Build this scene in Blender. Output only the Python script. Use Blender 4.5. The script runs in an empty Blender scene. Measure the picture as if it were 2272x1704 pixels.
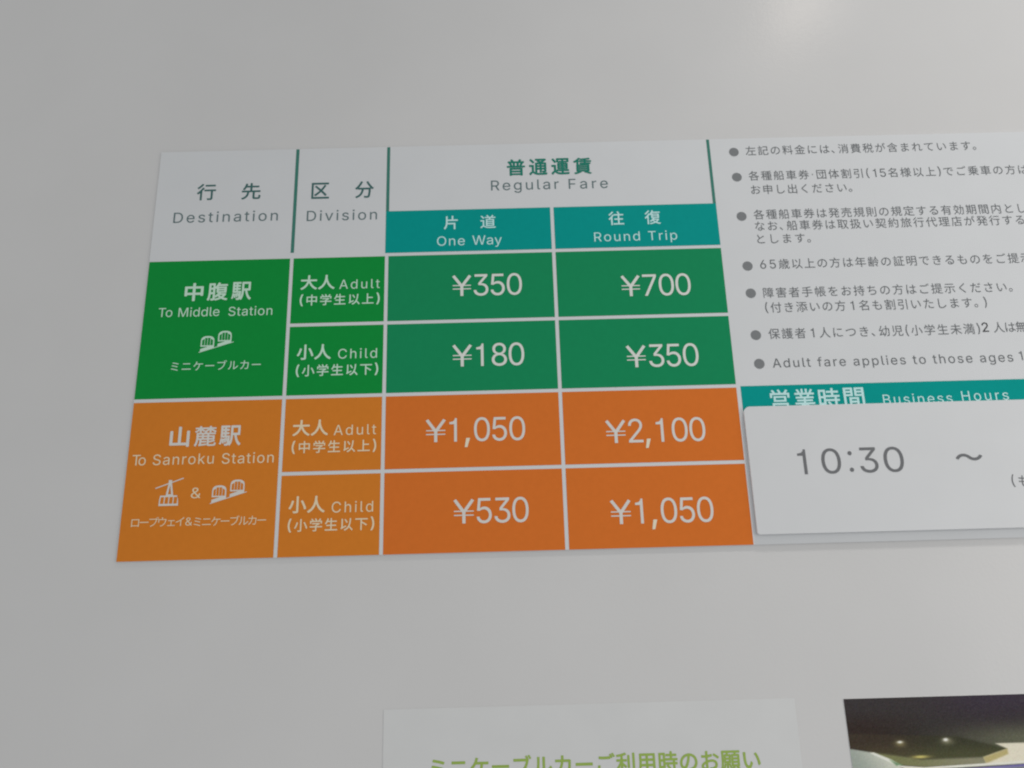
import bpy, bmesh, math, os, random
import mathutils, mathutils.geometry
from mathutils import Matrix, Vector

S = bpy.context.scene
COL = S.collection
HZ = 1.78                      # height of the fare board's top edge above the floor (m)

def W(x, y, z=0.0):
    """board millimetres (x right, y up from the board's top edge, z out of the wall; z=0 is the board's face) -> world metres"""
    return Vector((x / 1000.0, -z / 1000.0, HZ + y / 1000.0))

# ------------------------------------------------------------------ camera
cd = bpy.data.cameras.new('camera'); cam = bpy.data.objects.new('camera', cd); COL.objects.link(cam)
S.camera = cam
cd.sensor_fit = 'HORIZONTAL'; cd.sensor_width = 36.0; cd.lens = 36.0 * 1900.0 / 2272.0
cd.clip_start = 0.01; cd.clip_end = 50.0
right = Vector((0.99965, 0.00144, -0.02652))
up = Vector((0.02572, -0.30140, 0.95315))
back = Vector((-0.00662, -0.95350, -0.30133))
M = Matrix.Identity(4)
for i in range(3):
    M[i][0], M[i][1], M[i][2] = right[i], up[i], back[i]
M.translation = W(259.4, -373.64, 571.81)
cam.matrix_world = M

# ------------------------------------------------------------------ light
wd = bpy.data.worlds.new('World'); S.world = wd; wd.use_nodes = True
bg = wd.node_tree.nodes['Background']
bg.inputs[0].default_value = (0.985, 1.0, 1.0, 1.0); bg.inputs[1].default_value = 0.50

def area(name, loc, target, power, size, color=(1, 1, 1), size_y=None, shape='DISK', spread=180):
    l = bpy.data.lights.new(name, 'AREA'); l.energy = power; l.shape = shape; l.size = size
    if size_y: l.size_y = size_y
    l.color = color; l.spread = math.radians(spread)
    o = bpy.data.objects.new(name, l); COL.objects.link(o); o.location = loc
    o.rotation_euler = (Vector(target) - Vector(loc)).to_track_quat('-Z', 'Y').to_euler()
    return o
# narrow ceiling downlight above the hours card, close to the wall
lamp = area('ceiling_lamp', (0.95, -0.66, 3.45), (0.80, 0.0, 1.28), 1.45, 0.16, (1.0, 0.97, 0.93), 0.10, 'RECTANGLE', 46)
# broad soft light of the bright hall to the right
area('hall_light', (1.75, -1.05, 1.35), (0.45, 0.0, 1.45), 6.0, 1.2, (1.0, 0.955, 0.90), 1.4, 'RECTANGLE')
# round downlight seen as a soft glow in the semi-gloss wall
area('downlight', (1.371, -2.0, 3.65), (0.75, 0.0, 1.9), 0.85, 0.17, (1.0, 0.88, 0.78))

S.view_settings.view_transform = 'Standard'; S.view_settings.look = 'None'
S.view_settings.exposure = 0.0; S.view_settings.gamma = 1.0
S.cycles.filter_width = 2.1
S.cycles.max_bounces = 6

# ------------------------------------------------------------------ materials
def lin(c):
    return tuple(((v / 255.0) / 12.92 if v / 255.0 <= 0.04045 else ((v / 255.0 + 0.055) / 1.055) ** 2.4) for v in c)

def mat(name, col, rough=0.5, spec=0.4, mottle=0.03, scale=60.0, bump=0.0, bscale=900.0, specks=0.0):
    m = bpy.data.materials.new(name); m.use_nodes = True
    nt = m.node_tree; b = nt.nodes['Principled BSDF']
    b.inputs['Roughness'].default_value = rough
    b.inputs['Specular IOR Level'].default_value = spec
    tc = nt.nodes.new('ShaderNodeTexCoord')
    nz = nt.nodes.new('ShaderNodeTexNoise'); nz.inputs['Scale'].default_value = scale; nz.inputs['Detail'].default_value = 6.0
    nt.links.new(tc.outputs['Object'], nz.inputs['Vector'])
    rp = nt.nodes.new('ShaderNodeValToRGB')
    rp.color_ramp.elements[0].position = 0.3; rp.color_ramp.elements[1].position = 0.7
    rp.color_ramp.elements[0].color = tuple(v * (1 - mottle) for v in col) + (1,)
    rp.color_ramp.elements[1].color = tuple(min(1, v * (1 + mottle)) for v in col) + (1,)
    nt.links.new(nz.outputs['Fac'], rp.inputs['Fac'])
    out = rp.outputs['Color']
    if specks > 0:
        vo = nt.nodes.new('ShaderNodeTexVoronoi'); vo.inputs['Scale'].default_value = 34.0
        nt.links.new(tc.outputs['Object'], vo.inputs['Vector'])
        lt = nt.nodes.new('ShaderNodeMath'); lt.operation = 'LESS_THAN'; lt.inputs[1].default_value = 0.021
        nt.links.new(vo.outputs['Distance'], lt.inputs[0])
        sp = nt.nodes.new('ShaderNodeSeparateColor'); nt.links.new(vo.outputs['Color'], sp.inputs[0])
        g = nt.nodes.new('ShaderNodeMath'); g.operation = 'GREATER_THAN'; g.inputs[1].default_value = 0.80
        nt.links.new(sp.outputs[0], g.inputs[0])
        mu = nt.nodes.new('ShaderNodeMath'); mu.operation = 'MULTIPLY'
        nt.links.new(lt.outputs[0], mu.inputs[0]); nt.links.new(g.outputs[0], mu.inputs[1])
        m2 = nt.nodes.new('ShaderNodeMath'); m2.operation = 'MULTIPLY'; m2.inputs[1].default_value = specks
        nt.links.new(mu.outputs[0], m2.inputs[0])
        mx = nt.nodes.new('ShaderNodeMix'); mx.data_type = 'RGBA'
        nt.links.new(m2.outputs[0], mx.inputs['Factor']); nt.links.new(out, mx.inputs['A'])
        mx.inputs['B'].default_value = (0.22, 0.20, 0.18, 1)
        out = mx.outputs['Result']
    nt.links.new(out, b.inputs['Base Color'])
    if bump > 0:
        n2 = nt.nodes.new('ShaderNodeTexNoise'); n2.inputs['Scale'].default_value = bscale; n2.inputs['Detail'].default_value = 3.0
        nt.links.new(tc.outputs['Object'], n2.inputs['Vector'])
        bp = nt.nodes.new('ShaderNodeBump'); bp.inputs['Strength'].default_value = bump; bp.inputs['Distance'].default_value = 0.001
        nt.links.new(n2.outputs['Fac'], bp.inputs['Height']); nt.links.new(bp.outputs['Normal'], b.inputs['Normal'])
    return m

INK = dict(rough=0.6, spec=0.06, mottle=0.02, scale=260.0)
m_wall = mat('wall_paint', (0.667, 0.663, 0.664), 0.18, 0.40, 0.016, 12.0, 0.05, 520.0, 0.6)
m_board = mat('board_white', (0.695, 0.710, 0.730), 0.40, 0.35, 0.012, 30.0)
m_card = mat('card_white', (0.700, 0.712, 0.730), 0.35, 0.35, 0.012, 30.0)
m_paper = mat('paper_white', (0.690, 0.697, 0.700), 0.75, 0.2, 0.015, 40.0)
m_teal = mat('teal_ink', (0.001, 0.325, 0.295), **INK)
m_gl = mat('leaf_green_ink', (0.006, 0.290, 0.050), **INK)
m_gr = mat('fare_green_ink', (0.010, 0.270, 0.108), **INK)
m_ol = mat('amber_orange_ink', (0.720, 0.228, 0.028), **INK)
m_or = mat('fare_orange_ink', (0.730, 0.185, 0.030), **INK)
m_line = mat('dark_green_line_ink', (0.060, 0.225, 0.180), **INK)
m_tg = mat('white_on_green_ink', (0.60, 0.83, 0.68), **INK)
m_to = mat('white_on_orange_ink', (0.86, 0.72, 0.50), **INK)
m_tt = mat('white_on_teal_ink', (0.58, 0.86, 0.86), **INK)
m_tw = mat('white_ink', (0.76, 0.78, 0.74), **INK)
m_twb = mat('pale_ink', (0.74, 0.72, 0.68), **INK)
m_com = mat('cream_comma_ink', (0.84, 0.77, 0.60), **INK)
m_hk = mat('slate_ink', (0.060, 0.155, 0.150), **INK)
m_hl = mat('grey_teal_ink', (0.14, 0.20, 0.21), **INK)
m_rf = mat('green_title_ink', (0.022, 0.225, 0.165), **INK)
m_note = mat('grey_note_ink', (0.165, 0.175, 0.185), **INK)
m_bul = mat('grey_bullet_ink', (0.225, 0.235, 0.245), **INK)
m_dig = mat('grey_digit_ink', (0.185, 0.190, 0.200), **INK)
m_blk = mat('dark_digit_ink', (0.060, 0.060, 0.065), **INK)
m_lime = mat('lime_ink', (0.34, 0.48, 0.11), **INK)

# ------------------------------------------------------------------ object helpers
def link(name, me, parent=None, m=None):
    o = bpy.data.objects.new(name, me); COL.objects.link(o)
    if parent is not None: o.parent = parent
    if m is not None:
        for mm in (m if isinstance(m, (list, tuple)) else [m]): me.materials.append(mm)
    return o

def tag(o, label=None, cat=None, group=None, kind=None):
    if label: o['label'] = label
    if cat: o['category'] = cat
    if group: o['group'] = group
    if kind: o['kind'] = kind
    return o

def thing(name, org, label, cat):
    o = bpy.data.objects.new(name, None); COL.objects.link(o); o.location = W(*org); o.empty_display_size = 0.02
    bpy.context.view_layer.update()
    ORG[o.name] = Vector(org)
    return tag(o, label, cat)
ORG = {}

def L(v, org):
    """board mm -> local metres of a thing standing at org"""
    return (W(*v) - W(*org))

def mesh_from(polys, z, org, name='m', idx=None):
    """flat polygons (lists of (x,y) mm) at depth z"""
    me = bpy.data.meshes.new(name); vs = []; fs = []
    for p in polys:
        k = len(vs); vs += [L((x, y, z + 0.006 * len(fs)), org) for x, y in p]; fs.append(list(range(k, k + len(p))))
    me.from_pydata(vs, [], fs)
    # face the room (-Y)
    bm = bmesh.new(); bm.from_mesh(me)
    for f in bm.faces:
        if f.normal.y > 0: f.normal_flip()
    bm.to_mesh(me); bm.free()
    if idx:
        for f, i in zip(me.polygons, idx): f.material_index = i
    return me

def rect(x0, x1, y0, y1):
    return [(x0, y0), (x1, y0), (x1, y1), (x0, y1)]

def rounded(x0, x1, y0, y1, r_bl, r_br, r_tr, r_tl, n=8):
    pts = []
    for cx, cy, r, a0 in ((x0 + r_bl, y0 + r_bl, r_bl, 180), (x1 - r_br, y0 + r_br, r_br, 270),
                          (x1 - r_tr, y1 - r_tr, r_tr, 0), (x0 + r_tl, y1 - r_tl, r_tl, 90)):
        if r <= 0: pts.append((cx, cy)); continue
        for i in range(n + 1):
            a = math.radians(a0 + 90 * i / n); pts.append((cx + r * math.cos(a), cy + r * math.sin(a)))
    return pts

def slab(poly, z0, z1, org, name, bev=0.3):
    """prism of a polygon from depth z0 (back) to z1 (front), front edge bevelled"""
    bm = bmesh.new()
    vs = [bm.verts.new(L((x, y, z0), org)) for x, y in poly]
    f = bm.faces.new(vs)
    ext = bmesh.ops.extrude_face_region(bm, geom=[f])
    top = [g for g in ext['geom'] if isinstance(g, bmesh.types.BMVert)]
    bmesh.ops.translate(bm, verts=top, vec=Vector((0, -(z1 - z0) / 1000.0, 0)))
    bm.normal_update(); bmesh.ops.recalc_face_normals(bm, faces=bm.faces)
    if bev > 0:
        es = [e for e in bm.edges if e.verts[0] in top and e.verts[1] in top]
        bmesh.ops.bevel(bm, geom=es, offset=bev / 1000.0, segments=2, profile=0.5, affect='EDGES')
    me = bpy.data.meshes.new(name); bm.to_mesh(me); bm.free()
    return me

# ------------------------------------------------------------------ lettering
FONT = None
try:
    FONT = bpy.data.fonts.load(os.path.join(bpy.utils.system_resource('DATAFILES', path='fonts'), 'Inter.woff2'))
except Exception:
    FONT = None
_dg = {}
def _poly_one():
    """plain flagged digit one, capital height 1"""
    return [[(.40, 0), (.40, 1), (.315, 1), (.29, .92), (.22, .86), (.07, .835), (.07, .745), (.275, .745), (.275, 0)]]
def _poly_yen():
    w = .82
    def q(p, r, t):
        dx, dy = r[0] - p[0], r[1] - p[1]; n = math.hypot(dx, dy); nx, ny = -dy / n * t / 2, dx / n * t / 2
        return [(p[0] + nx, p[1] + ny), (r[0] + nx, r[1] + ny), (r[0] - nx, r[1] - ny), (p[0] - nx, p[1] - ny)]
    return [q((.06, .97), (w / 2, .46), .125), q((w - .06, .97), (w / 2, .46), .125), q((w / 2, .50), (w / 2, 0), .125),
            q((.03, .50), (w - .03, .50), .05), q((.03, .335), (w - .03, .335), .05)]
def glyphs(txt, latin, bold=0.0, space=1.0):
    """outline of a piece of writing in em units: (verts (x,y,layer), faces, bbox).  Contours that overlap lie a few
    micrometres apart so that no two faces share a plane; `bold` thickens the strokes"""
    key = (txt, latin, bold, space)
    if key in _dg: return _dg[key]
    rings = []
    if latin and txt in ('1', '¥'):
        cap = glyphs('H', True)[2][3]
        rings = [[[(x * cap, y * cap) for x, y in p]] for p in (_poly_one() if txt == '1' else _poly_yen())]
    else:
        c = bpy.data.curves.new('t', 'FONT')
        if latin and FONT: c.font = FONT
        c.body = txt; c.space_character = space
        o = bpy.data.objects.new('t', c); COL.objects.link(o)
        d = bpy.context.evaluated_depsgraph_get()
        cu = o.evaluated_get(d).to_curve(d)
        cont = []
        for sp in cu.splines:
            pts = []; bp = sp.bezier_points; n = len(bp)
            for i in range(n):
                p, r = bp[i], bp[(i + 1) % n]
                straight = (p.co + (r.co - p.co) / 3 - p.handle_right).length < 1e-4 and (r.co + (p.co - r.co) / 3 - r.handle_left).length < 1e-4
                k = 2 if straight else 6
                pts += [(q.x, q.y) for q in mathutils.geometry.interpolate_bezier(p.co, p.handle_right, r.handle_left, r.co, k)[:-1]]
            cl = []
            for q in pts:
                if not cl or (abs(q[0] - cl[-1][0]) + abs(q[1] - cl[-1][1])) > 1e-5: cl.append(q)
            if len(cl) < 3: continue
            ar = sum(cl[i][0] * cl[(i + 1) % len(cl)][1] - cl[(i + 1) % len(cl)][0] * cl[i][1] for i in range(len(cl))) / 2
            cont.append((ar, cl))
        o.evaluated_get(d).to_curve_clear(); bpy.data.objects.remove(o); bpy.data.curves.remove(c)
        rings = [t[1] for t in cont]
    if latin and txt in ('1', '¥'): rings = [r[0] for r in rings]
    for r in rings if txt == '¥' else ():
        ar = sum(r[i][0] * r[(i + 1) % len(r)][1] - r[(i + 1) % len(r)][0] * r[i][1] for i in range(len(r)))
        if ar < 0: r.reverse()
    # union of all contours (non-zero winding) through a constrained triangulation
    pv = [Vector(p) for r in rings for p in r]; pe = []; k = 0
    for r in rings:
        pe += [(k + i, k + (i + 1) % len(r)) for i in range(len(r))]; k += len(r)
    base_v, base_f = [], []
    if pv:
        ov, oe, of = mathutils.geometry.delaunay_2d_cdt(pv, pe, [], 0, 1e-6)[:3]
        bbs = [(min(p[0] for p in r), max(p[0] for p in r), min(p[1] for p in r), max(p[1] for p in r)) for r in rings]
        def wind(x, y):
            w = 0
            for r, bb in zip(rings, bbs):
                if not (bb[0] <= x <= bb[1] and bb[2] <= y <= bb[3]): continue
                n = len(r)
                for i in range(n):
                    ax, ay = r[i]; bx, by = r[(i + 1) % n]
                    if ay <= y < by:
                        if (bx - ax) * (y - ay) - (x - ax) * (by - ay) > 0: w += 1
                    elif by <= y < ay:
                        if (bx - ax) * (y - ay) - (x - ax) * (by - ay) < 0: w -= 1
            return w
        base_v = [(v.x, v.y) for v in ov]
        for f in of:
            if wind(sum(base_v[i][0] for i in f) / len(f), sum(base_v[i][1] for i in f) / len(f)) != 0: base_f.append(tuple(f))
        used = sorted({i for f in base_f for i in f}); mp = {o_: n_ for n_, o_ in enumerate(used)}
        base_v = [base_v[i] for i in used]; base_f = [tuple(mp[i] for i in f) for f in base_f]
    vs = []; fs = []; lay = 0
    sh = [(0, 0)] if bold <= 0 else [(0, 0), (bold, 0), (-bold, 0), (0, bold), (0, -bold), (.7 * bold, .7 * bold), (-.7 * bold, -.7 * bold), (.7 * bold, -.7 * bold), (-.7 * bold, .7 * bold)]
    for dx, dy in sh:
        k = len(vs)
        vs += [(x + dx, y + dy, lay) for x, y in base_v]
        fs += [tuple(i + k for i in f) for f in base_f]
        lay += 1
    xs = [v[0] for v in vs] or [0, 1]; ys = [v[1] for v in vs] or [0, 1]
    _dg[key] = (vs, fs, (min(xs), max(xs), min(ys), max(ys)))
    return _dg[key]
LAYER = 0.004
def place(acc, g, x, y, sx, sy, bx=0.0, by=0.0):
    vs, fs, _ = g; k = len(acc[0])
    acc[0].extend([(x + (u - bx) * sx, y + (v - by) * sy, l * LAYER) for u, v, l in vs])
    acc[1].extend([tuple(i + k for i in f) for f in fs])

def latin(acc, txt, x0, x1, base, cap, xs=1.0, off=0.0):
    """Latin line: capital height `cap`, tracked so that its ink runs from x0 to x1"""
    H = glyphs('H', True)[2]; sy = cap / (H[3] - H[2]); sx = sy * xs
    a = glyphs(txt, True, off, 1.0)[2]; b = glyphs(txt, True, off, 1.5)[2]
    wa, wb = (a[1] - a[0]) * sx, (b[1] - b[0]) * sx
    if len(txt) > 1:
        s = 1.0 + 0.5 * ((x1 - x0) - wa) / (wb - wa)
    else: s = 1.0
    g = glyphs(txt, True, off, s)
    k = (x1 - x0) / ((g[2][1] - g[2][0]) * sx) if len(txt) > 1 else 1.0
    place(acc, g, x0, base, sx * k, sy, g[2][0], 0.0)

def box(acc, txt, x0, x1, y0, y1, off=0.0, lat=False):
    g = glyphs(txt, lat, off); b = g[2]
    place(acc, g, x0, y0, (x1 - x0) / (b[1] - b[0]), (y1 - y0) / (b[3] - b[2]), b[0], b[2])

ADV = {'・': .42, '(': .47, ')': .45, '、': .55, '。': .70}
def kana(acc, txt, x0, x1, ymid, em, off=0.0, xs=1.0, dig=.70, clip=None):
    """Japanese line: em height `em`, cells tracked so that the ink runs from x0 to x1, centred on ymid"""
    pos = []; p = 0.0
    for ch in txt:
        a = dig if ch.isdigit() else ADV.get(ch, 1.0)
        pos.append((ch, p, a)); p += a
    ex = em * xs
    H = glyphs('H', True)[2]; dcap = em * 0.80 / (H[3] - H[2])
    def ink(pitch):
        lo = hi = None
        for i in (0, len(pos) - 1):
            ch, q, a = pos[i]
            l = ch.isdigit() or ch in '()'
            b = glyphs(ch, l, off)[2]; sx = dcap * xs if l else ex
            if l: xo = q * pitch + (a * pitch - (b[1] - b[0]) * sx) / 2.0
            else: xo = q * pitch + b[0] * sx + (pitch - ex) / 2.0 * (1 if a == 1 else 0)
            if i == 0: lo = xo
            hi = xo + (b[1] - b[0]) * sx
        return lo, hi
    pitch = em
    for _ in range(20):
        lo, hi = ink(pitch); pitch *= 1 + ((x1 - x0) - (hi - lo)) / (hi - lo)
    lo, hi = ink(pitch); ox = x0 - lo
    for ch, q, a in pos:
        l = ch.isdigit() or ch in '()'
        g = glyphs(ch, l, off); b = g[2]
        if ch == '・':
            r = em * .055; n = 10; cx = ox + (q + a / 2) * pitch; k = len(acc[0])
            acc[0].extend([(cx + r * math.cos(6.2832 * i / n), ymid + r * math.sin(6.2832 * i / n)) for i in range(n)])
            acc[1].append(tuple(range(k, k + n))); continue
        if l:
            sx = dcap * xs; xo = ox + q * pitch + (a * pitch - (b[1] - b[0]) * sx) / 2.0
            sy = dcap * (1.0 if ch.isdigit() else 0.98)
            yo = ymid - (b[3] + b[2]) / 2 * sy if not ch.isdigit() else ymid - em * 0.40
            place(acc, g, xo, yo, sx, sy, b[0], 0.0)
        else:
            xo = ox + q * pitch + (pitch - ex) / 2.0 * (1 if a == 1 else 0)
            place(acc, g, xo, ymid, ex, em, 0.0, 0.38)

def text_obj(parent, org, acc, z, m, name='lettering', label=None):
    me = bpy.data.meshes.new(name)
    me.from_pydata([L((p[0], p[1], z + (p[2] if len(p) > 2 else 0.0)), org) for p in acc[0]], [], acc[1])
    bm = bmesh.new(); bm.from_mesh(me)
    for f in bm.faces:
        if f.normal.y > 0: f.normal_flip()
    bm.to_mesh(me); bm.free()
    o = link(name, me, parent, m)
    if label: o['label'] = label
    return o
def A(): return ([], [])

# ================================================================== the wall
wall_bm = bmesh.new()
bmesh.ops.create_cube(wall_bm, size=1.0)
for v in wall_bm.verts:
    v.co = Vector(((v.co.x * 4.4) + 0.4, v.co.y * 0.12 + 0.0612, v.co.z * 3.4 + 1.7))
wme = bpy.data.meshes.new('wall'); wall_bm.to_mesh(wme); wall_bm.free()
wall = link('wall', wme, None, m_wall)
tag(wall, 'smooth off-white painted wall behind the fare board and notices', 'wall', kind='structure')

# ================================================================== the fare board
OB = (210.0, -308.6, -1.2)
board = thing('fare_board', OB, 'thin white fare board with green and orange price table and grey Japanese notes', 'fare board')
X1, X2, X3, X4 = 104.36, 173.95, 296.80, 420.0
G = 1.3
YT, Y0, Y1, Y2, Y3, YB = -55.0, -90.7, -144.6, -198.5, -252.7, -308.6
link('board_panel', slab(rect(-0.2, 705, YB, 0.4), -1.2, 0.0, OB, 'board_panel', 0.0), board, m_board)

def cell(name, x0, x1, y0, y1, m, label=None, z=0.12, poly=None):
    o = link(name, mesh_from([poly or rect(x0, x1, y0, y1)], z, OB, name), board, m)
    if label: o['label'] = label
    return o
ZT = 0.24
# vertical dividers of the white heading row
for x0, x1, y1 in ((X1 - 1.2, X1 + 1.2, -87.3), (X2 - 1.2, X2 + 1.1, YT + .02), (X4 - 2.2, X4, YT + .02)):
    cell('heading_divider', x0, x1, y1, 0.1, m_line)
# headings on the white row: each piece of writing is a part
def word(parent, m, fn, z=0.12, name='lettering', org=None):
    a = A(); fn(a); return text_obj(parent, org or OB, a, z, m, name)
def heading(l): return lambda a: [box(a, ch, x0, x1, y0, y1, bo) for ch, x0, x1, y0, y1, bo in l]
HL = 'heading_lettering'
word(board, m_hk, heading([('行', 30.0, 44.2, -41.9, -28.0, .012), ('先', 63.6, 78.0, -42.2, -28.3, .012)]), name=HL)
word(board, m_hk, heading([('区', 116.3, 129.6, -43.0, -29.4, .012), ('分', 149.1, 163.2, -43.3, -29.0, .012)]), name=HL)
word(board, m_hl, lambda a: latin(a, 'Destination', 14.3, 92.1, -60.4, 8.5, 1.04), name=HL)
word(board, m_hl, lambda a: latin(a, 'Division', 113.7, 166.1, -61.5, 8.4, 1.04), name=HL)
word(board, m_hl, lambda a: (latin(a, 'Regular', 251.7, 302.9, -39.5, 8.4, 1.04), latin(a, 'Fare', 310.4, 340.0, -39.7, 8.4, 1.04)), name=HL)
word(board, m_rf, heading([(ch, x, x + 13.9, -27.4, -13.1, .022) for ch, x in zip('普通運賃', (264.0, 280.9, 297.8, 314.6))]), name=HL)
# teal sub-headings
c = cell('heading_cell', X2 - 1.2, X3 - G, Y0 + G, YT, m_teal, 'teal heading cell for one way fares')
word(c, m_tt, heading([('片', 215.9, 226.4, -71.4, -60.2, .016), ('道', 243.1, 254.6, -71.2, -60.2, .012)]), ZT)
word(c, m_tt, lambda a: (latin(a, 'One', 210.9, 231.4, -84.6, 7.5, 1.02), latin(a, 'Way', 237.0, 258.8, -84.5, 7.5, 1.02)), ZT)
c = cell('heading_cell', X3 + G, X4, Y0 + G, YT, m_teal, 'teal heading cell for round trip fares')
word(c, m_tt, heading([('往', 338.7, 350.2, -71.2, -59.8, .014), ('復', 365.7, 377.5, -71.2, -59.6, .012)]), ZT)
word(c, m_tt, lambda a: (latin(a, 'Round', 327.2, 361.0, -84.3, 7.4, 1.02), latin(a, 'Trip', 367.2, 388.6, -84.3, 7.4, 1.02)), ZT)

# pictograms ------------------------------------------------------
def bar(p, q, w):
    dx, dy = q[0] - p[0], q[1] - p[1]; n = math.hypot(dx, dy); nx, ny = -dy / n * w / 2, dx / n * w / 2
    return [(p[0] + nx, p[1] + ny), (q[0] + nx, q[1] + ny), (q[0] - nx, q[1] - ny), (p[0] - nx, p[1] - ny)]
def arch(x0, x1, yb, ys, yt, n=12):
    cx = (x0 + x1) / 2; rx = (x1 - x0) / 2
    pts = [(x0, yb)]
    for i in range(n + 1):
        t = math.pi * (1 - i / n)
        s = abs(math.sin(t)) ** 0.8; cc = math.copysign(abs(math.cos(t)) ** 0.8, math.cos(t))
        pts.append((cx + rx * cc, ys + (yt - ys) * s))
    pts.append((x1, yb)); return pts
def car_icon(parent, ox, oy, k, mw, mc):
    """two little arched cable cars climbing a rail; (ox,oy) is the rail's lower end, k the scale"""
    P = []; Q = []
    def q(pts): return [(ox + x * k, oy + y * k) for x, y in pts]
    P.append(q(bar((0, 0), (24.2, 7.45), .55)))
    for cx, cy in ((0.9, 4.3), (12.95, 7.95)):
        w = 9.6
        P.append(q(arch(cx, cx + w, cy, cy + 4.2, cy + 8.0)))
        P.append(q([(cx, cy - 1.75), (cx + w * .55, cy), (cx + w, cy), (cx + w, cy - .45), (cx + w, cy - .9), (cx - .1, cy - 3.9)]))
        n = 4; iw = (w - 1.5) / n
        for i in range(n):
            a0 = cx + .75 + i * iw + .2; a1 = a0 + iw - .4
            top = cy + (6.6 if i in (1, 2) else 5.9)
            Q.append(q([(a0, cy + .95), (a1, cy + .95), (a1, top - (1.1 if i == 3 else 0)), (a0, top - (1.1 if i == 0 else 0))]))
    o = link('pictogram', mesh_from(P, ZT, OB, 'pictogram'), parent, mw)
    link('pictogram_windows', mesh_from(Q, ZT + .06, OB, 'pictogram_windows'), parent, mc)
    return o
def rope_icon(parent, mw, mc):
    P = [bar((21.0, -260.4), (39.5, -253.8), .75), bar((30.6, -255.6), (28.9, -265.9), 1.35), bar((31.0, -255.6), (32.8, -265.9), 1.35),
         rect(29.6, 31.9, -257.6, -254.9), rect(28.6, 33.0, -265.9, -264.6)]
    P.append([(24.7, -265.4), (36.0, -265.4), (36.9, -268), (37.3, -272.4), (24.1, -272.4), (24.3, -268)])
    Q = []
    for i in range(4):
        t0 = 25.2 + i * 2.95; b0 = 24.95 + i * 3.0
        Q.append([(b0, -271.0), (b0 + 2.35, -271.0), (t0 + 2.3, -266.5), (t0 + .1, -266.5)])
    Q.append([(30.15, -264.4), (31.45, -264.4), (30.9, -259.6), (30.7, -259.6)])
    link('pictogram', mesh_from(P, ZT + .0, OB, 'pictogram'), parent, mw)
    link('pictogram_windows', mesh_from(Q, ZT + .06, OB, 'pictogram_windows'), parent, mc)

# destinations
c = cell('destination_cell', 0, X1 - G, Y2 + G, Y0 - G, m_gl, 'green cell for the middle station')
word(c, m_tg, heading([('中', 28.0, 41.6, -124.0, -109.8, .026), ('腹', 44.4, 59.4, -124.0, -109.8, .020), ('駅', 61.9, 76.3, -124.0, -109.8, .020)]), ZT)
word(c, m_tg, lambda a: (latin(a, 'To', 10.6, 20.6, -135.8, 6.9), latin(a, 'Middle', 25.0, 54.4, -136.0, 6.9), latin(a, 'Station', 60.9, 92.4, -136.2, 6.9)), ZT)
word(c, m_tg, lambda a: kana(a, 'ミニケーブルカー', 23.4, 86.6, -173.7, 7.9, .004), ZT)
car_icon(c, 42.0, -163.6, 1.0, m_tg, m_gl)
c = cell('destination_cell', 0, X1 - G, YB + .02, Y2 - G, m_ol, 'orange cell for the foot station')
word(c, m_twb, heading([('山', 27.4, 41.0, -232.1, -217.7, .026), ('麓', 44.3, 59.3, -232.1, -217.7, .014), ('駅', 61.4, 76.3, -232.1, -217.7, .020)]), ZT)
word(c, m_to, lambda a: (latin(a, 'To', 3.3, 12.6, -244.2, 7.3), latin(a, 'Sanroku', 17.4, 58.8, -244.3, 7.3), latin(a, 'Station', 64.3, 99.6, -244.6, 7.3)), ZT)
word(c, m_to, lambda a: box(a, '&', 45.3, 52.0, -267.8, -260.5, 0, True), ZT)
word(c, m_to, lambda a: (kana(a, 'ロープウェイ', 7.2, 42.4, -283.1, 7.3), box(a, '&', 43.2, 47.8, -286.0, -280.6, 0, True), kana(a, 'ミニケーブルカー', 48.8, 96.9, -283.6, 7.3)), ZT)
rope_icon(c, m_twb, m_ol); car_icon(c, 58.5, -271.7, 1.0, m_twb, m_ol)

# divisions
def division(y1, y0, m, mt, who, en, sub, yk, ye, ys, xk, xe, xsub, label):
    c = cell('division_cell', X1 + G, X2 - G, y0, y1, m, label)
    w = (xk[1] - xk[0]) / 2.05
    word(c, mt, heading([(who[0], xk[0], xk[0] + w, yk - 5.75, yk + 5.75, .022), (who[1], xk[1] - w, xk[1], yk - 5.75, yk + 5.75, .022)]), ZT)
    word(c, mt, lambda a: latin(a, en, xe[0], xe[1], ye, 7.2), ZT)
    word(c, mt, lambda a: kana(a, sub, xsub[0], xsub[1], ys, 9.1, .014), ZT)
division(Y0 - G, Y1 + G, m_gl, m_tg, '大人', 'Adult', '(中学生以上)', -111.6, -117.3, -125.5, (111.7, 136.6), (139.9, 169.3), (111.7, 169.5), 'green adult cell of the middle station rows')
division(Y1 - G, Y2 + G, m_gl, m_tg, '小人', 'Child', '(小学生以下)', -165.4, -170.9, -179.2, (111.6, 135.8), (140.9, 168.4), (111.5, 169.5), 'green child cell of the middle station rows')
division(Y2 - G, Y3 + G, m_ol, m_to, '大人', 'Adult', '(中学生以上)', -220.9, -226.6, -234.5, (111.4, 136.0), (139.8, 169.0), (111.4, 169.3), 'orange adult cell of the foot station rows')
division(Y3 - G, YB + .02, m_ol, m_to, '小人', 'Child', '(小学生以下)', -274.0, -279.9, -287.8, (111.4, 135.8), (140.4, 168.1), (111.5, 169.1), 'orange child cell of the foot station rows')

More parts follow.
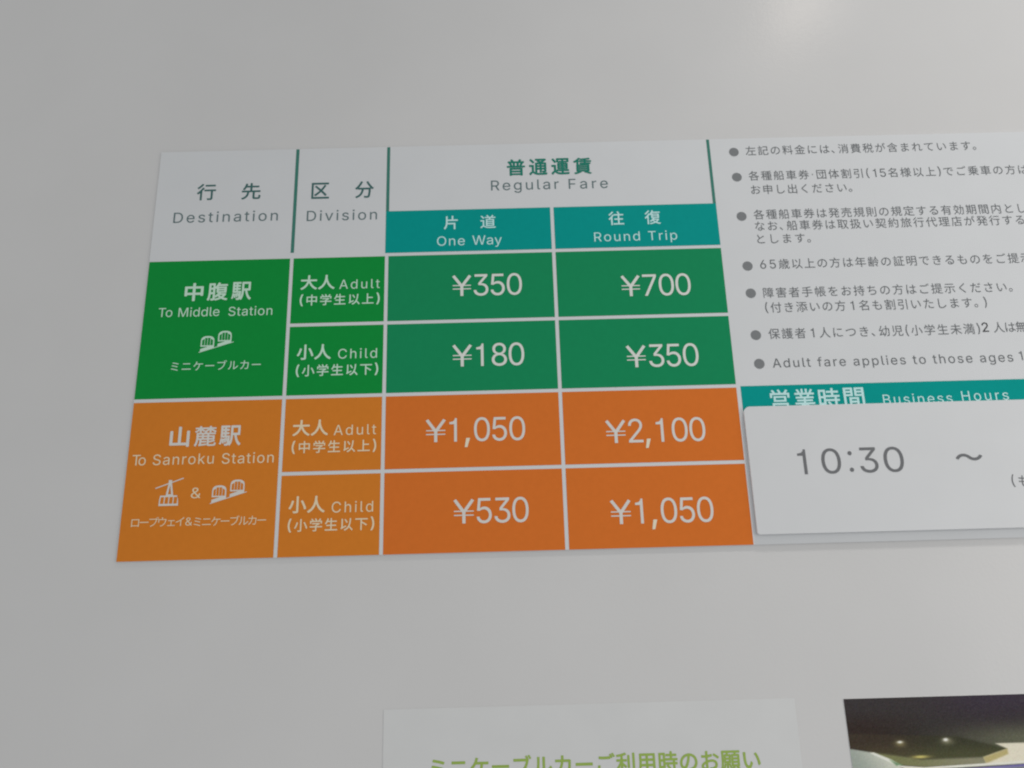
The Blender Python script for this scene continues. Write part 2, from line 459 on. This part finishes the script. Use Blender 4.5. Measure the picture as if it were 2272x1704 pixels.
# fares
def fare(x0, x1, y1, y0, m, mt, txt, ix0, ix1, base, cap, label):
    c = cell('fare_cell', x0, x1, y0, y1, m, label)
    H = glyphs('H', True)[2]; s = cap / (H[3] - H[2])
    # the yen sign, then the digits, comma kept apart
    a = A(); yen = glyphs('¥', True)[2]
    n = len(txt) - 1
    yw = 14.0
    body = txt[1:]
    place(a, glyphs('¥', True, 0), ix0, base, yw / (yen[1] - yen[0]), (cap * .985) / (yen[3] - yen[2]), yen[0], yen[2])
    # digit slots of equal pitch, counted back from the right edge
    pitch = 12.15; dw = 10.6; x = ix1; com = None
    for ch in reversed(body):
        if ch == ',':
            com = (x - 0.5, base); x -= 6.1; continue
        b = glyphs(ch, True, 0)[2]
        w = (b[1] - b[0]) * s * .93
        if ch == '1': xo = x - dw + 1.2
        else: xo = x - dw / 2 - w / 2
        place(a, glyphs(ch, True, 0), xo, base, s * .93, s, b[0], 0.0)
        x -= pitch
    text_obj(c, OB, a, ZT, mt)
    if com:
        k = A(); g = glyphs(',', True, .004); b = g[2]
        place(k, g, com[0] - 4.6, com[1], s * 1.05, s * 1.0, b[0], 0.0)
        text_obj(c, OB, k, ZT, m_com, 'comma_mark')
xa, xb, xc, xd = X2 + G, X3 - G, X3 + G, X4
fare(xa, xb, Y0 - G, Y1 + G, m_gr, m_tw, '¥350', 221.9, 272.4, -125.2, 16.8, 'green one way adult fare cell, middle station')
fare(xc, xd, Y0 - G, Y1 + G, m_gr, m_tw, '¥700', 344.5, 394.9, -128.7, 16.8, 'green round trip adult fare cell, middle station')
fare(xa, xb, Y1 - G, Y2 + G, m_gr, m_tw, '¥180', 221.7, 272.4, -179.1, 16.8, 'green one way child fare cell, middle station')
fare(xc, xd, Y1 - G, Y2 + G, m_gr, m_tw, '¥350', 344.7, 395.6, -183.0, 16.8, 'green round trip child fare cell, middle station')
fare(xa, xb, Y2 - G, Y3 + G, m_or, m_twb, '¥1,050', 203.0, 271.4, -233.4, 16.7, 'orange one way adult fare cell, foot station')
fare(xc, xd, Y2 - G, Y3 + G, m_or, m_twb, '¥2,100', 326.8, 395.3, -237.3, 16.7, 'orange round trip adult fare cell, foot station')
fare(xa, xb, Y3 - G, YB + .02, m_or, m_twb, '¥530', 221.8, 272.0, -289.5, 16.7, 'orange one way child fare cell, foot station')
fare(xc, xd, Y3 - G, YB + .02, m_or, m_twb, '¥1,050', 326.7, 395.5, -292.7, 16.7, 'orange round trip child fare cell, foot station')

# notes
for y in (-11.4, -33.2, -66.4, -107.1, -128.7, -161.1, -182.7):
    n = 28
    link('note_bullet', mesh_from([[(438.1 + 3.7 * math.cos(6.28319 * i / n), y + 3.7 * math.sin(6.28319 * i / n)) for i in range(n)]], 0.12, OB, 'note_bullet'), board, m_bul)
def note(txt, x0, x1, y, dig=.70, em=8.75):
    a = A(); kana(a, txt, x0, x1, y, em, 0, .97, dig); text_obj(board, OB, a, 0.12, m_note, 'note_lettering')
note('左記の料金には、消費税が含まれています。', 447.1, 624.0, -10.6)
note('各種船車券・団体割引(15名様以上)でご乗車の方は', 447.1, 659.5, -32.4, .66)
note('お申し出ください。', 447.6, 523.8, -44.2)
note('各種船車券は発売規則の規定する有効期間内とし', 447.2, 651.0, -65.2)
note('なお、船車券は取扱い契約旅行代理店が発行する', 447.2, 647.9, -74.8)
note('とします。', 447.6, 487.1, -85.4)
note('65歳以上の方は年齢の証明できるものをご提示', 447.4, 646.6, -106.0, .76)
note('障害者手帳をお持ちの方はご提示ください。', 447.1, 628.0, -128.6)
note('(付き添いの方1名も割引いたします。)', 447.2, 607.3, -140.2, .88)
note('保護者1人につき、幼児(小学生未満)', 447.2, 598.5, -160.4, .85)
note('人は無', 608.2, 632.2, -159.8)
a = A(); latin(a, '2', 600.2, 605.9, -163.0, 7.0, 1.0, .003); text_obj(board, OB, a, 0.12, m_blk, 'note_lettering', 'darker black digit two')
a = A(); latin(a, 'Adult fare applies to those ages', 447.5, 617.7, -185.8, 6.7, 1.02, 0); latin(a, '1', 622.4, 625.4, -184.9, 6.7, 1.0)
text_obj(board, OB, a, 0.12, m_note, 'note_lettering')

# business hours band, half under the card
c = cell('hours_band', 423.0, 705, -224.0, -198.9, m_teal)
word(c, m_tt, heading([(ch, x0, x1, -217.2, -202.0, .014) for ch, x0, x1 in (('営', 442.7, 456.3), ('業', 459.4, 474.0), ('時', 476.4, 491.2), ('間', 494.0, 508.4))]), ZT)
word(c, m_tt, lambda a: (latin(a, 'Business', 521.1, 569.4, -214.9, 7.1, 1.02), latin(a, 'Hours', 576.1, 608.8, -213.8, 7.1, 1.02)), ZT)

# ================================================================== the hours card on the board
OC = (500.0, -302.3, 0.0)
card = thing('hours_card', OC, 'white rounded plastic card reading 10:30 fixed over the right of the fare board', 'card')
link('card_panel', slab(rounded(422.7, 690, -302.4, -214.5, 1.9, 4, 4, 4.4), 0.3, 2.5, OC, 'card_panel', 0.18), card, m_card)
def hours(a):
    latin(a, '1', 455.6, 463, -262.9, 17.2)
    for ch, x0, x1 in (('0', 471.5, 484.6), ('3', 497.3, 509.7), ('0', 513.8, 527.3)):
        box(a, ch, x0, x1, -263.0, -245.5, 0, True)
    for y in (-249.2, -260.6):
        n = 16; k = len(a[0]); a[0].extend([(491.3 + 1.45 * math.cos(6.28319 * i / n), y + 1.45 * math.sin(6.28319 * i / n)) for i in range(n)]); a[1].append(tuple(range(k, k + n)))
word(card, m_dig, hours, 2.62, org=OC)
word(card, m_dig, lambda a: box(a, '〜', 562.7, 581.0, -256.4, -251.6, .020), 2.62, org=OC)
word(card, m_dig, lambda a: (latin(a, '(', 597.5, 600.0, -274.0, 6.9), box(a, 'も', 602.2, 609.6, -275.1, -267.6, 0)), 2.62, org=OC)

# ================================================================== notice sheet on the wall
ON = (306.0, -768.6, -1.2)
sheet = thing('notice_sheet', ON, 'white paper notice with lime green Japanese heading below the fare board', 'notice')
link('paper', slab(rect(177.4, 435.2, -768.6, -404.3), -1.19, -0.85, ON, 'paper', 0.0), sheet, m_paper)
a = A(); kana(a, 'ミニケーブルカーご利用時のお願い', 206.6, 409.8, -439.0, 12.6, .020)
text_obj(sheet, ON, a, -0.75, m_lime)

# ================================================================== colour photograph mounted on the wall
def sstep(a, b, x):
    t = max(0.0, min(1.0, (x - a) / (b - a))); return t * t * (3 - 2 * t)
def sdist(p, poly):
    """signed distance to a polygon, negative inside"""
    x, y = p; d = 1e9; inside = False; n = len(poly)
    for i in range(n):
        ax, ay = poly[i]; bx, by = poly[(i + 1) % n]
        ex, ey = bx - ax, by - ay; t = max(0, min(1, ((x - ax) * ex + (y - ay) * ey) / (ex * ex + ey * ey)))
        d = min(d, math.hypot(x - ax - ex * t, y - ay - ey * t))
        if (ay > y) != (by > y) and x < (bx - ax) * (y - ay) / (by - ay) + ax: inside = not inside
    return -d if inside else d
TOP = [(460, -425.5), (497, -427.6), (533, -429.2), (563, -437.0), (547, -441.5), (509, -441.8), (493, -439.0), (480, -436.8), (460, -433.0)]
PALE = [(460, -433.6), (480, -437.2), (490, -441.4), (496, -446), (520, -520), (460, -520)]
EDGE = [(478, -436.8), (493, -439.0), (509, -441.8), (547, -441.5), (548, -445.2), (510, -446.2), (494, -444.6)]
BEIGE = [(547, -441.5), (563, -437.0), (556, -433.8), (720, -434.6), (720, -444.2), (548, -445.2)]
STRIP = [(494, -444.8), (510, -446.2), (572, -444.1), (720, -440), (720, -441.8), (572, -445.6), (510, -447.6), (498, -447)]
random.seed(4)
def print_colour(x, y):
    t = sstep(-406, -432, y); r = sstep(500, 575, x)
    c = [55 - 5 * t, 51 - 4 * t, 52 - 8 * t]
    g = t * r * sstep(-416, -431, y)
    c = [c[0] + 38 * g, c[1] + 42 * g, c[2] + 30 * g]
    v = (1 - t) * sstep(500, 560, x); c = [c[0] + 1 * v, c[1] - 2 * v, c[2] + 7 * v]
    v = sstep(520, 475, x) * sstep(-410, -424, y); c = [c[0] - 2 * v, c[1] - 7 * v, c[2] - 8 * v]
    def lay(col, poly, soft):
        k = 1 - sstep(-soft, soft, sdist((x, y), poly))
        return [c[i] * (1 - k) + col[i] * k for i in range(3)]
    def spot(px, py, rx, ry, col):
        k = math.exp(-(((x - px) / rx) ** 2 + ((y - py) / ry) ** 2))
        return [c[i] * (1 - k) + col[i] * k for i in range(3)]
    rr = sstep(-430, -441, y); rx = sstep(480, 530, x)
    c = lay((58 + 16 * rr - 4 * rx, 50 + 17 * rr + 4 * rx, 42 + 8 * rr), TOP, 1.0)
    c = lay((204, 198, 180), BEIGE, 0.5)
    c = lay((168, 156, 108), [(547, -441.5), (563, -437.0), (563, -440), (548, -445.2)], 0.8)
    ex = sstep(490, 545, x)
    c = lay((112 + 16 * ex, 114 + 12 * ex, 78 + 26 * ex), EDGE, 0.9)
    px = sstep(464, 492, x + .6 * (y + 440))
    c = lay((142 + 44 * px, 150 + 38 * px, 142 + 34 * px), PALE, 0.5)
    c = lay((212, 212, 200), [(480, -437.0), (490, -441.2), (496, -444.6), (494, -445.4), (488, -442.2), (478, -437.4)], 0.35)
    c = lay((96, 128, 92), [(489.5, -441.6), (497, -444.6), (493, -444.9)], 0.8)
    c = lay((208, 207, 196), STRIP, 0.35)
    c = lay((104, 98, 150), [(532, -447.6), (572, -445.9), (720, -442), (720, -444), (572, -447.4), (540, -449)], 0.5)
    if y < -447.5: c = [c[i] * .5 + (150, 150, 165)[i] * .5 for i in range(3)]
    c = spot(497.3, -432.4, 3.2, 1.9, (116, 107, 76)); c = spot(497.3, -431.6, 1.6, .6, (252, 248, 236))
    c = spot(526.4, -431.8, 3.8, 1.9, (114, 112, 90)); c = spot(525.8, -430.9, 1.5, .8, (252, 250, 242))
    c = spot(508.6, -440.3, 5.0, .8, (196, 184, 108))
    return c
OP = (600.0, -560.0, -1.2)
bm = bmesh.new(); lay_c = bm.loops.layers.float_color.new('print')
xs = [465.9 + i * .55 for i in range(int(112 / .55))] + [577.5 + 12 * i for i in range(1, 13)]
ys = [-405.7 - .45 * j for j in range(int(46 / .45))] + [-451.4 - 10 * j for j in range(1, 11)]
cols = {}
vv = [[bm.verts.new(L((x, y, -0.84), OP)) for x in xs] for y in ys]
for j, y in enumerate(ys):
    for i, x in enumerate(xs):
        c = print_colour(x, y); n = random.gauss(0, 3.0)
        l = lin([max(0, min(255, q + n + random.gauss(0, 1.5))) for q in c]); cols[vv[j][i]] = tuple(min(.9, q / .70) for q in l) + (1.0,)
for j in range(len(ys) - 1):
    for i in range(len(xs) - 1):
        f = bm.faces.new((vv[j + 1][i], vv[j + 1][i + 1], vv[j][i + 1], vv[j][i]))
        for lp in f.loops: lp[lay_c] = cols[lp.vert]
bm.normal_update()
me = bpy.data.meshes.new('print'); bm.to_mesh(me); bm.free()
m_print = bpy.data.materials.new('photo_print'); m_print.use_nodes = True
b = m_print.node_tree.nodes['Principled BSDF']; b.inputs['Roughness'].default_value = .45; b.inputs['Specular IOR Level'].default_value = .05
at = m_print.node_tree.nodes.new('ShaderNodeVertexColor'); at.layer_name = 'print'
m_print.node_tree.links.new(at.outputs['Color'], b.inputs['Base Color'])
ph = thing('photo_print', OP, 'dark colour photograph with two small bright glints, mounted right of the paper notice', 'photograph')
link('print', me, ph, m_print)
link('backing', slab(rect(465.8, xs[-1] + .1, ys[-1] - .1, -405.6), -1.19, -0.88, OP, 'backing', 0.0), ph, m_paper)
